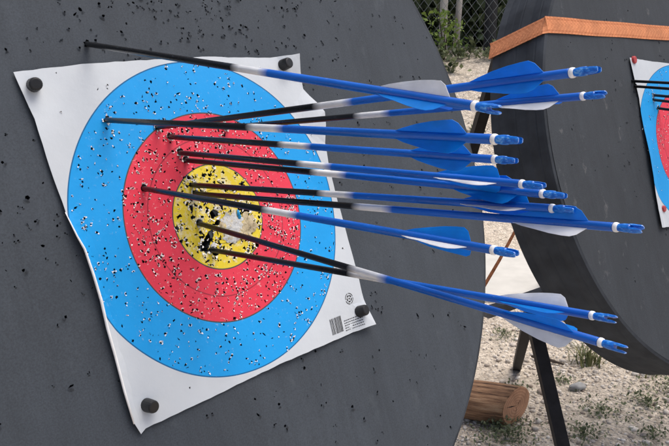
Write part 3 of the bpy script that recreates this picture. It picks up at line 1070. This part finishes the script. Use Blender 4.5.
# ------------------------------------------------------------------ steel stand under the second butt
def bar(name, a, b, w, mat_, parent):
    m = MB(); m.tube([a, b], w * 0.7071, 4, square=True)
    return m.build(name, [mat_], parent)
stand = thing('steel_stand', 'black steel tube stand with splayed legs under the strapped butt', 'stand')
xax = Vector(F2.col[0][:3])
apex = Vector((0.571, 2.20, 0.646))
for fn in (lambda p: Vector(p), lambda p: Vector(p) + xax * 0.98):
    bar('leg', fn((0.715, 1.94, 0.0)), fn(apex), 0.036, M_STEEL, stand)
    bar('leg', fn((0.785, 3.19, 0.0)), fn((apex.x + .01, apex.y + .04, apex.z - 0.02)), 0.033, M_STEEL, stand)
    bar('brace', fn((0.40, 3.60, 0.0)), fn((0.499, 2.31, 1.50)), 0.034, M_STEEL, stand)
bar('cross_bar', apex + Vector((0.02, 0.045, 0.03)) - xax * 0.22, apex + Vector((0.02, 0.045, 0.03)) + xax * 1.2, 0.026, M_GREYSTEEL, stand)
bk = Vector((0.54, 2.33, 1.36))
bar('top_bar', bk, bk + xax * 0.9, 0.026, M_STEEL, stand)

# ------------------------------------------------------------------ log on the ground
def make_log():
    ax = Vector((math.cos(R(18)), -math.sin(R(18)), 0.0))
    end = Vector((0.672, 2.70, 0.078))
    mw = frame(end, ax)
    root = thing('cut_log', 'short reddish brown log with a pale sawn end lying behind the front butt', 'log', mat=mw)
    r_ = random.Random(6)
    seg = 40
    m = MB()
    lob = [1 + 0.035 * math.sin(2 * math.pi * k / seg * 2 + 1) + 0.02 * math.sin(2 * math.pi * k / seg * 5) + r_.uniform(-.012, .012) for k in range(seg)]
    prof = [(0.070, 0.0), (0.0735, -0.004)] + [(0.0735 + 0.0015 * math.sin(i * 2.1), -0.02 - 0.09 * i) for i in range(11)] + [(0.070, -0.93)]
    m.lathe(prof, seg)
    vv = []
    for i, p in enumerate(m.v):
        k = i % seg
        s = lob[k]
        vv.append((p[0] * s, p[1] * s, p[2] + (0.56 * p[0] * s if i < 2 * seg else 0.56 * p[0] * s * max(0, 1 + p[2] / 0.4))))
    m.v = vv
    # leave the sawn end open: the disc is its own part
    del m.f[-2]; del m.m[-2]
    m.build('trunk', [M_LOG], root, smooth=True)
    v = [(0, 0, 0.0015)]
    f = []
    for ring_i, q in enumerate((0.35, 0.7, 1.0)):
        for k in range(seg):
            a = 2 * math.pi * k / seg
            v.append((0.070 * q * lob[k] * math.cos(a), 0.070 * q * lob[k] * math.sin(a), 0.0015 if q < 1 else 0.0))
    for k in range(seg):
        k2 = (k + 1) % seg
        f.append((0, 1 + k, 1 + k2))
        for q in range(2):
            f.append((1 + q * seg + k, 1 + (q + 1) * seg + k, 1 + (q + 1) * seg + k2, 1 + q * seg + k2))
    mesh_obj('sawn_end', [(p[0], p[1], p[2] + 0.56 * p[0]) for p in v], f, M_LOGEND, root)
    m = MB()                                                  # drying crack from the pith outwards
    for ang, ln in ((2.9, 0.062), (0.7, 0.028), (4.6, 0.03)):
        ca, sa = math.cos(ang), math.sin(ang)
        w = 0.0022 if ln > .05 else 0.001
        m.add([(0, 0, 0.0024), (ln * ca * .5 - w * sa, ln * sa * .5 + w * ca, 0.0024), (ln * ca, ln * sa, 0.0022), (ln * ca * .5 + w * sa, ln * sa * .5 - w * ca, 0.0024)], [(0, 3, 2, 1)])
    m.v = [(p[0], p[1], p[2] + 0.56 * p[0]) for p in m.v]
    m.build('crack', [M_PIT], root)
make_log()

# ------------------------------------------------------------------ pale slab, rod, stones, twig
m = MB()
m.box((0.45, 3.97, -0.03), (2.0, 4.80, 0.035))
slab = m.build('concrete_slab', [M_SLAB])
bv = slab.modifiers.new('bevel', 'BEVEL'); bv.width = 0.006; bv.segments = 2
tag(slab, 'pale flat concrete slab on the gravel between the two butts', 'slab')
m = MB()
m.tube([(0.60, 3.62, 0.0), (0.80, 3.72, 0.32), (1.02, 3.84, 0.70)], [0.009, 0.008, 0.006], 8)
tag(m.build('rusty_rod', [M_RUST]), 'thin rusty brown rod leaning up behind the arrows between the butts', 'rod')

def stone_shape(r_, seg=2):
    bm = bmesh.new()
    bmesh.ops.create_icosphere(bm, subdivisions=seg, radius=1)
    for v in bm.verts:
        v.co *= 1 + r_.uniform(-0.18, 0.18)
    V = [tuple(v.co) for v in bm.verts]; Fc = [tuple(v.index for v in f.verts) for f in bm.faces]
    bm.free()
    return V, Fc
rs = random.Random(12)
def stone(name, x, y, s, label, mat_=M_PEBBLE):
    V, Fc = stone_shape(rs, 2)
    z = float(gz(x, y))
    o = mesh_obj(name, [(p[0] * s, p[1] * s * 0.75, p[2] * s * 0.55) for p in V], Fc, mat_, smooth=True)
    o.location = (x, y, z + s * 0.3); o.rotation_euler = (0, 0, rs.uniform(0, 6))
    return tag(o, label, 'stone')
stone('loose_stone', 0.988, 2.99, 0.034, 'rounded grey stone lying on the gravel right of the black stand leg')

m = MB()
m.tube([(0.87, 3.28, 0.012), (0.93, 3.235, 0.018), (0.99, 3.20, 0.010)], [0.006, 0.007, 0.004], 6)
tag(m.build('twig', [M_TWIG]), 'short dark twig on the gravel behind the stand leg', 'twig')

# gravel scatter (one mesh, thousands of small stones)
def gravel():
    r_ = np.random.default_rng(5)
    shapes = []
    for k in range(6):
        V, Fc = stone_shape(random.Random(k), 1)
        shapes.append((np.array(V), np.array(Fc)))
    VV, FF, TT = [], [], []
    off = 0
    N = 34000
    xs = np.concatenate([r_.uniform(0.3, 2.3, N), r_.uniform(-1.5, 4.0, 7000)])
    ys = np.concatenate([r_.uniform(2.3, 4.6, N), r_.uniform(1.5, 7.0, 7000)])
    patch = vnoise(xs, ys, 5.0, 4)
    keep = r_.uniform(0, 1, len(xs)) < 0.62 + 0.4 * patch
    xs, ys = xs[keep], ys[keep]
    s = np.clip(r_.lognormal(math.log(0.0034), 0.62, len(xs)), 0.0016, 0.019)
    zs = gz(xs, ys)
    for i in range(len(xs)):
        if 0.43 < xs[i] < 2.02 and 3.95 < ys[i] < 4.82: continue
        V, Fc = shapes[i % 6]
        a = r_.uniform(0, 6.28)
        c, q = math.cos(a), math.sin(a)
        sc = s[i] * np.array([r_.uniform(.75, 1.3), r_.uniform(.6, 1.0), r_.uniform(.45, .8)])
        P = V * sc
        P = np.stack([P[:, 0] * c - P[:, 1] * q + xs[i], P[:, 0] * q + P[:, 1] * c + ys[i], P[:, 2] + zs[i] + sc[2] * 0.35], 1)
        VV.append(P); FF.append(Fc + off); off += len(V)
        TT.append(np.full(len(Fc), np.clip(r_.normal(0.52, 0.27), 0, 1)))
    V = np.concatenate(VV); Fc = np.concatenate(FF); T = np.concatenate(TT)
    me = bpy.data.meshes.new('gravel')
    me.vertices.add(len(V)); me.vertices.foreach_set('co', V.astype(np.float32).ravel())
    me.loops.add(len(Fc) * 3); me.loops.foreach_set('vertex_index', Fc.astype(np.int32).ravel())
    me.polygons.add(len(Fc)); me.polygons.foreach_set('loop_start', np.arange(len(Fc), dtype=np.int32) * 3)
    me.update(calc_edges=True)
    set_tint(me, T)
    me.materials.append(M_STONE)
    o = bpy.data.objects.new('gravel', me); COL.objects.link(o)
    o['label'] = 'pale beige gravel scattered over the ground'
    o['category'] = 'gravel'
    return kind(o, 'stuff')
gravel()

# ------------------------------------------------------------------ weeds and grass
def tuft(name, x, y, h, n, spread, mat_, label, group, seed, width=0.004):
    r_ = random.Random(seed)
    v, f, t = [], [], []
    for _ in range(n):
        a = r_.uniform(0, 6.28)
        bx, by = r_.gauss(0, spread * .35), r_.gauss(0, spread * .35)
        ln = h * r_.uniform(0.45, 1.05)
        lean = r_.uniform(0.1, 1.25)
        w = width * r_.uniform(.6, 1.2)
        k0 = len(v)
        tint = min(1, max(0, r_.gauss(.5, .28)))
        for q in range(4):
            u = q / 3
            d = ln * lean * u * u
            z = ln * u * (1 - 0.25 * lean * u)
            ww = w * (1 - u * 0.9)
            cx_, cy_ = bx + d * math.cos(a), by + d * math.sin(a)
            v += [(cx_ - ww * math.sin(a), cy_ + ww * math.cos(a), z), (cx_ + ww * math.sin(a), cy_ - ww * math.cos(a), z)]
        for q in range(3):
            f.append((k0 + q * 2, k0 + q * 2 + 1, k0 + q * 2 + 3, k0 + q * 2 + 2)); t.append(tint)
    o = mesh_obj(name, v, f, mat_)
    set_tint(o.data, t)
    o.location = (x, y, float(gz(x, y)) - 0.004)
    return tag(o, label, 'grass' if 'grass' in name else 'weed', group)
def weed(name, x, y, h, n, spread, label, group, seed, mat_=None, size=0.012, stems=False):
    """low leafy weed: small leaves on short stems"""
    r_ = random.Random(seed)
    v, f, t = [], [], []
    for _ in range(n):
        a, el_ = r_.uniform(0, 6.28), r_.uniform(0.1, 1.2)
        rr_ = abs(r_.gauss(0, spread * .5))
        b = r_.uniform(0, 6.28)
        p = Vector((rr_ * math.cos(b), rr_ * math.sin(b), h * r_.uniform(0.1, 1.0) * max(0.25, 1 - rr_ / spread)))
        d = Vector((math.cos(a) * math.cos(el_), math.sin(a) * math.cos(el_), math.sin(el_)))
        s = d.cross(Vector((0, 0, 1))).normalized()
        L_ = size * r_.uniform(.6, 1.5)
        k0 = len(v)
        v += [p, p + d * L_ * .5 + s * L_ * .32, p + d * L_, p + d * L_ * .5 - s * L_ * .32]
        f.append((k0, k0 + 1, k0 + 2, k0 + 3)); t.append(min(1, max(0, r_.gauss(.5, .3))))
        if stems:
            b0 = Vector((0, 0, -0.01)); k0 = len(v)
            v += [b0 - s * .002, b0 + s * .002, p + s * .0015, p - s * .0015]
            f.append((k0, k0 + 1, k0 + 2, k0 + 3)); t.append(0.4)
    o = mesh_obj(name, v, f, mat_ or M_WEED)
    set_tint(o.data, t)
    o.location = (x, y, float(gz(x, y)))
    return tag(o, label, 'weed', group)
GT = 'tufts of grass on the gravel'
tuft('grass_tuft', 1.105, 3.23, 0.14, 80, 0.075, M_GRASS, 'upright green grass tuft behind the stand leg, below the dark butt', GT, 1)
tuft('grass_tuft', 1.345, 3.13, 0.10, 75, 0.06, M_GRASS, 'yellowish grass tuft at the right edge under the dark butt', GT, 2)
def ground_cover(patches):
    v, f, t = [], [], []
    for i, (x, y, h, n, sp, *sz) in enumerate(patches):
        o = weed('cover', x, y, h, n, sp, '', None, 40 + i, size=sz[0] if sz else 0.012)
        k0 = len(v)
        v += [tuple(q.co + o.location) for q in o.data.vertices]
        f += [tuple(j + k0 for j in p.vertices) for p in o.data.polygons]
        t += [d.value for d in o.data.attributes['tint'].data]
        me = o.data
        bpy.data.objects.remove(o); bpy.data.meshes.remove(me)
    o = mesh_obj('ground_cover', v, f, M_WEED)
    set_tint(o.data, t)
    o['label'] = 'patches of low green weeds growing through the gravel'
    o['category'] = 'weeds'
    return kind(o, 'stuff')
ground_cover([(0.60, 2.66, 0.06, 520, 0.17), (1.36, 2.95, 0.055, 300, 0.16), (1.02, 2.80, 0.028, 170, 0.13), (0.90, 2.62, 0.035, 240, 0.12), (0.80, 3.55, 0.035, 120, 0.09), (1.15, 2.62, 0.03, 160, .14), (1.30, 3.35, .03, 120, .12), (1.22, 2.86, .03, 260, .16), (0.62, 2.58, .05, 300, .15), (1.40, 2.70, .03, 260, .2), (0.95, 3.05, .018, 90, .12), (1.45, 3.15, .05, 260, .15), (0.74, 3.0, .02, 70, .08)]
             + [(0.5 + 0.16 * k, 7.55 + 0.12 * (k % 3), 0.16, 120, 0.16, 0.045) for k in range(9)])
weed('bank_weed', 0.93, 6.35, 0.11, 30, 0.07, 'small leafy weed on the pale earth bank, the lower one', 'weeds on the earth bank', 8, size=0.05, stems=True)
weed('bank_weed', 1.13, 6.45, 0.12, 32, 0.08, 'small leafy weed on the pale earth bank, nearer the dark butt', 'weeds on the earth bank', 9, size=0.05, stems=True)
weed('bank_weed', 1.05, 7.25, 0.13, 40, 0.10, 'leafy weed at the foot of the wire fence', 'weeds on the earth bank', 10, size=0.05, stems=True)

# ------------------------------------------------------------------ chain link fence on top of the bank
FY = 7.9
fence = thing('chain_link_fence', 'galvanised chain link fence with dark posts on top of the earth bank', 'fence')
def chain(x0, x1, pitch, h):
    m = MB()
    hp = pitch / 2
    nrow = int(h / hp / 1.3)
    n = int((x1 - x0) / hp)
    for i in range(n):
        x = x0 + i * hp
        z0 = 0.98
        s = 1 if i % 2 == 0 else -1
        pts = [(x + s * (hp * 0.5 if k % 2 else -hp * 0.5), FY + (0.004 if k % 2 else -0.004), z0 + k * hp * 1.3) for k in range(nrow + 1)]
        m.tube(pts, 0.0023, 3, caps=False)
    return m
chain(-3.6, 7.2, 0.082, 2.2).build('wire_mesh', [M_WIRE], fence)
for px in (-3.4, -0.95, 1.50, 3.95, 6.4):
    m = MB(); m.tube([(px, FY + 0.07, 0.7), (px, FY + 0.07, 3.35)], 0.06 if abs(px - 1.50) < .1 else 0.045, 14)
    m.build('post', [M_POST], fence)
m = MB(); m.tube([(-3.6, FY + 0.04, 3.17), (7.2, FY + 0.04, 3.17)], 0.018, 8)
m.build('top_rail', [M_POST], fence)

# ------------------------------------------------------------------ trees behind the fence
def leaf_cloud(r_, centres, n, size, squash=0.8):
    v, f, t = [], [], []
    for _ in range(n):
        cx_, cy_, cz, cr, tone = r_.choice(centres)
        d = Vector((r_.gauss(0, 1), r_.gauss(0, 1), r_.gauss(0, 1))).normalized() * cr * (r_.random() ** 0.45)
        p = Vector((cx_ + d.x, cy_ + d.y, cz + d.z * squash))
        nrm = Vector((r_.gauss(0, 1), r_.gauss(0, 1), r_.gauss(0.6, 1))).normalized()
        u = nrm.orthogonal().normalized()
        u = Quaternion(nrm, r_.uniform(0, 6.28)) @ u
        w = nrm.cross(u)
        s = size * r_.uniform(.6, 1.5)
        k0 = len(v)
        v += [p - u * s * .5, p + w * s * .3 - nrm * s * .06, p + u * s * .5, p - w * s * .3 - nrm * s * .06]
        f.append((k0, k0 + 1, k0 + 2, k0 + 3))
        t.append(min(1, max(0, r_.gauss(tone, .2))))
    return v, f, t

def tree(x, y, h, tr, seed, label, lean=0.0, fork=1.5, group='trees behind the fence', crown_lo=1.3, nleaf=3000, dark=0.4):
    r_ = random.Random(seed)
    z0 = float(gz(x, y)) - 0.05
    root = thing('tree', label, 'tree', group, Matrix.Translation((x, y, z0)))
    m = MB()
    tops = []
    pts = [Vector((0, 0, 0))]
    for k in range(1, 8):
        pts.append(Vector((lean * k / 7 * h + r_.gauss(0, .03), r_.gauss(0, .03), h * 0.8 * k / 7)))
    m.tube(pts, [tr * (1 - 0.09 * k) for k in range(8)], 10)
    for k in range(7):
        zz = fork + r_.uniform(0, h * .55) if k else fork
        q = min(6, max(0, int(zz / (h * .8) * 7)))
        b = pts[q].lerp(pts[q + 1], 0.5)
        a = r_.uniform(0, 6.28) if k else r_.choice((0.1, 3.0))
        d = Vector((math.cos(a), math.sin(a), r_.uniform(.7, 1.4))).normalized()
        L_ = h * r_.uniform(.2, .38)
        e1 = b + d * L_ * .5 + Vector((r_.gauss(0, .05), r_.gauss(0, .05), 0))
        e2 = b + d * L_ + Vector((0, 0, L_ * .15))
        m.tube([b, e1, e2], [tr * .55, tr * .4, tr * .15], 7)
        tops += [e1, e2]
    m.build('trunk', [M_BARK], root, smooth=True)
    cs = []
    for tp in tops + [pts[-1]]:
        for _ in range(3):
            cs.append((tp.x + r_.gauss(0, .35), tp.y + r_.gauss(0, .35), max(crown_lo, tp.z + r_.gauss(0.1, .35)), r_.uniform(.3, .65), r_.uniform(dark - .25, dark + .35)))
    v, f, t = leaf_cloud(r_, cs, nleaf, 0.10)
    o = mesh_obj('crown', v, f, M_LEAF, root)
    set_tint(o.data, t)
    return root
tree(1.13, 8.6, 4.6, 0.046, 51, 'pale grey trunk behind the fence nearest the front butt, with dark leaves', 0.0, 1.9)
tree(1.285, 8.75, 4.8, 0.036, 52, 'slender pale trunk that forks, behind the fence left of its dark post', 0.02, 1.05)
tree(2.6, 9.6, 5.2, 0.10, 53, 'dark leafy tree behind the fence, hidden by the strapped butt', 0.0, 1.6, crown_lo=0.5)
tree(0.2, 9.4, 5.0, 0.09, 54, 'dark leafy tree behind the fence, hidden by the front butt', 0.02, 1.7, crown_lo=0.5)
for k, (x, y) in enumerate(((-2.2, 9.8), (4.6, 9.7), (-0.9, 11.4), (3.4, 11.6), (1.1, 12.2), (6.4, 10.6), (2.2, 12.8), (0.0, 13.0))):
    a = tree(x, y, 5.0 + .3 * (k % 3), 0.09, 60 + k, 'dark leafy tree in the row further back behind the fence', 0.01, 1.5, crown_lo=0.35, nleaf=3600, dark=0.3)

# undergrowth that closes the view under the trees
r_ = random.Random(77)
cs = []
for _ in range(230):
    x, y = r_.uniform(-4, 8), r_.uniform(9.0, 14.0)
    cs.append((x, y, float(gz(x, y)) + r_.uniform(0.1, 1.9), r_.uniform(.3, .7), r_.uniform(.0, .6)))
for _ in range(60):
    x, y = r_.uniform(-0.2, 3.2), r_.uniform(9.3, 10.6)
    cs.append((x, y, float(gz(x, y)) + r_.uniform(0.1, 1.5), r_.uniform(.3, .55), r_.uniform(.1, .8)))
v, f, t = leaf_cloud(r_, cs, 60000, 0.13)
o = mesh_obj('undergrowth', v, f, M_LEAF)
set_tint(o.data, t)
o['label'] = 'dark tangled undergrowth below the trees behind the fence'
o['category'] = 'undergrowth'
kind(o, 'stuff')

r_ = random.Random(78)
sx_, sy_ = 1.03, 7.72
zb = float(gz(sx_, sy_))
cs = [(0, 0, .22, .13, .6), (.06, .02, .30, .13, .8), (-.10, 0, .34, .16, .7), (-.03, .03, .40, .12, .5), (-.2, .02, .28, .16, .6), (.1, .0, .14, .14, .4), (-.1, .0, .12, .16, .4)]
root = thing('shrub', 'bright yellow green shrub in front of the fence beside the front butt', 'shrub', mat=Matrix.Translation((sx_, sy_, zb)))
v, f, t = leaf_cloud(r_, cs, 330, 0.042)
o = mesh_obj('foliage', v, f, M_SHRUB, root); set_tint(o.data, t)
m = MB()
for e in ((.05, .0, .42), (-.08, 0, .5), (.0, .02, .3)):
    m.tube([(0, 0, -.02), (e[0] * .4, e[1], e[2] * .5), e], [.008, .006, .003], 5)
m.build('stem', [M_TWIG], root)
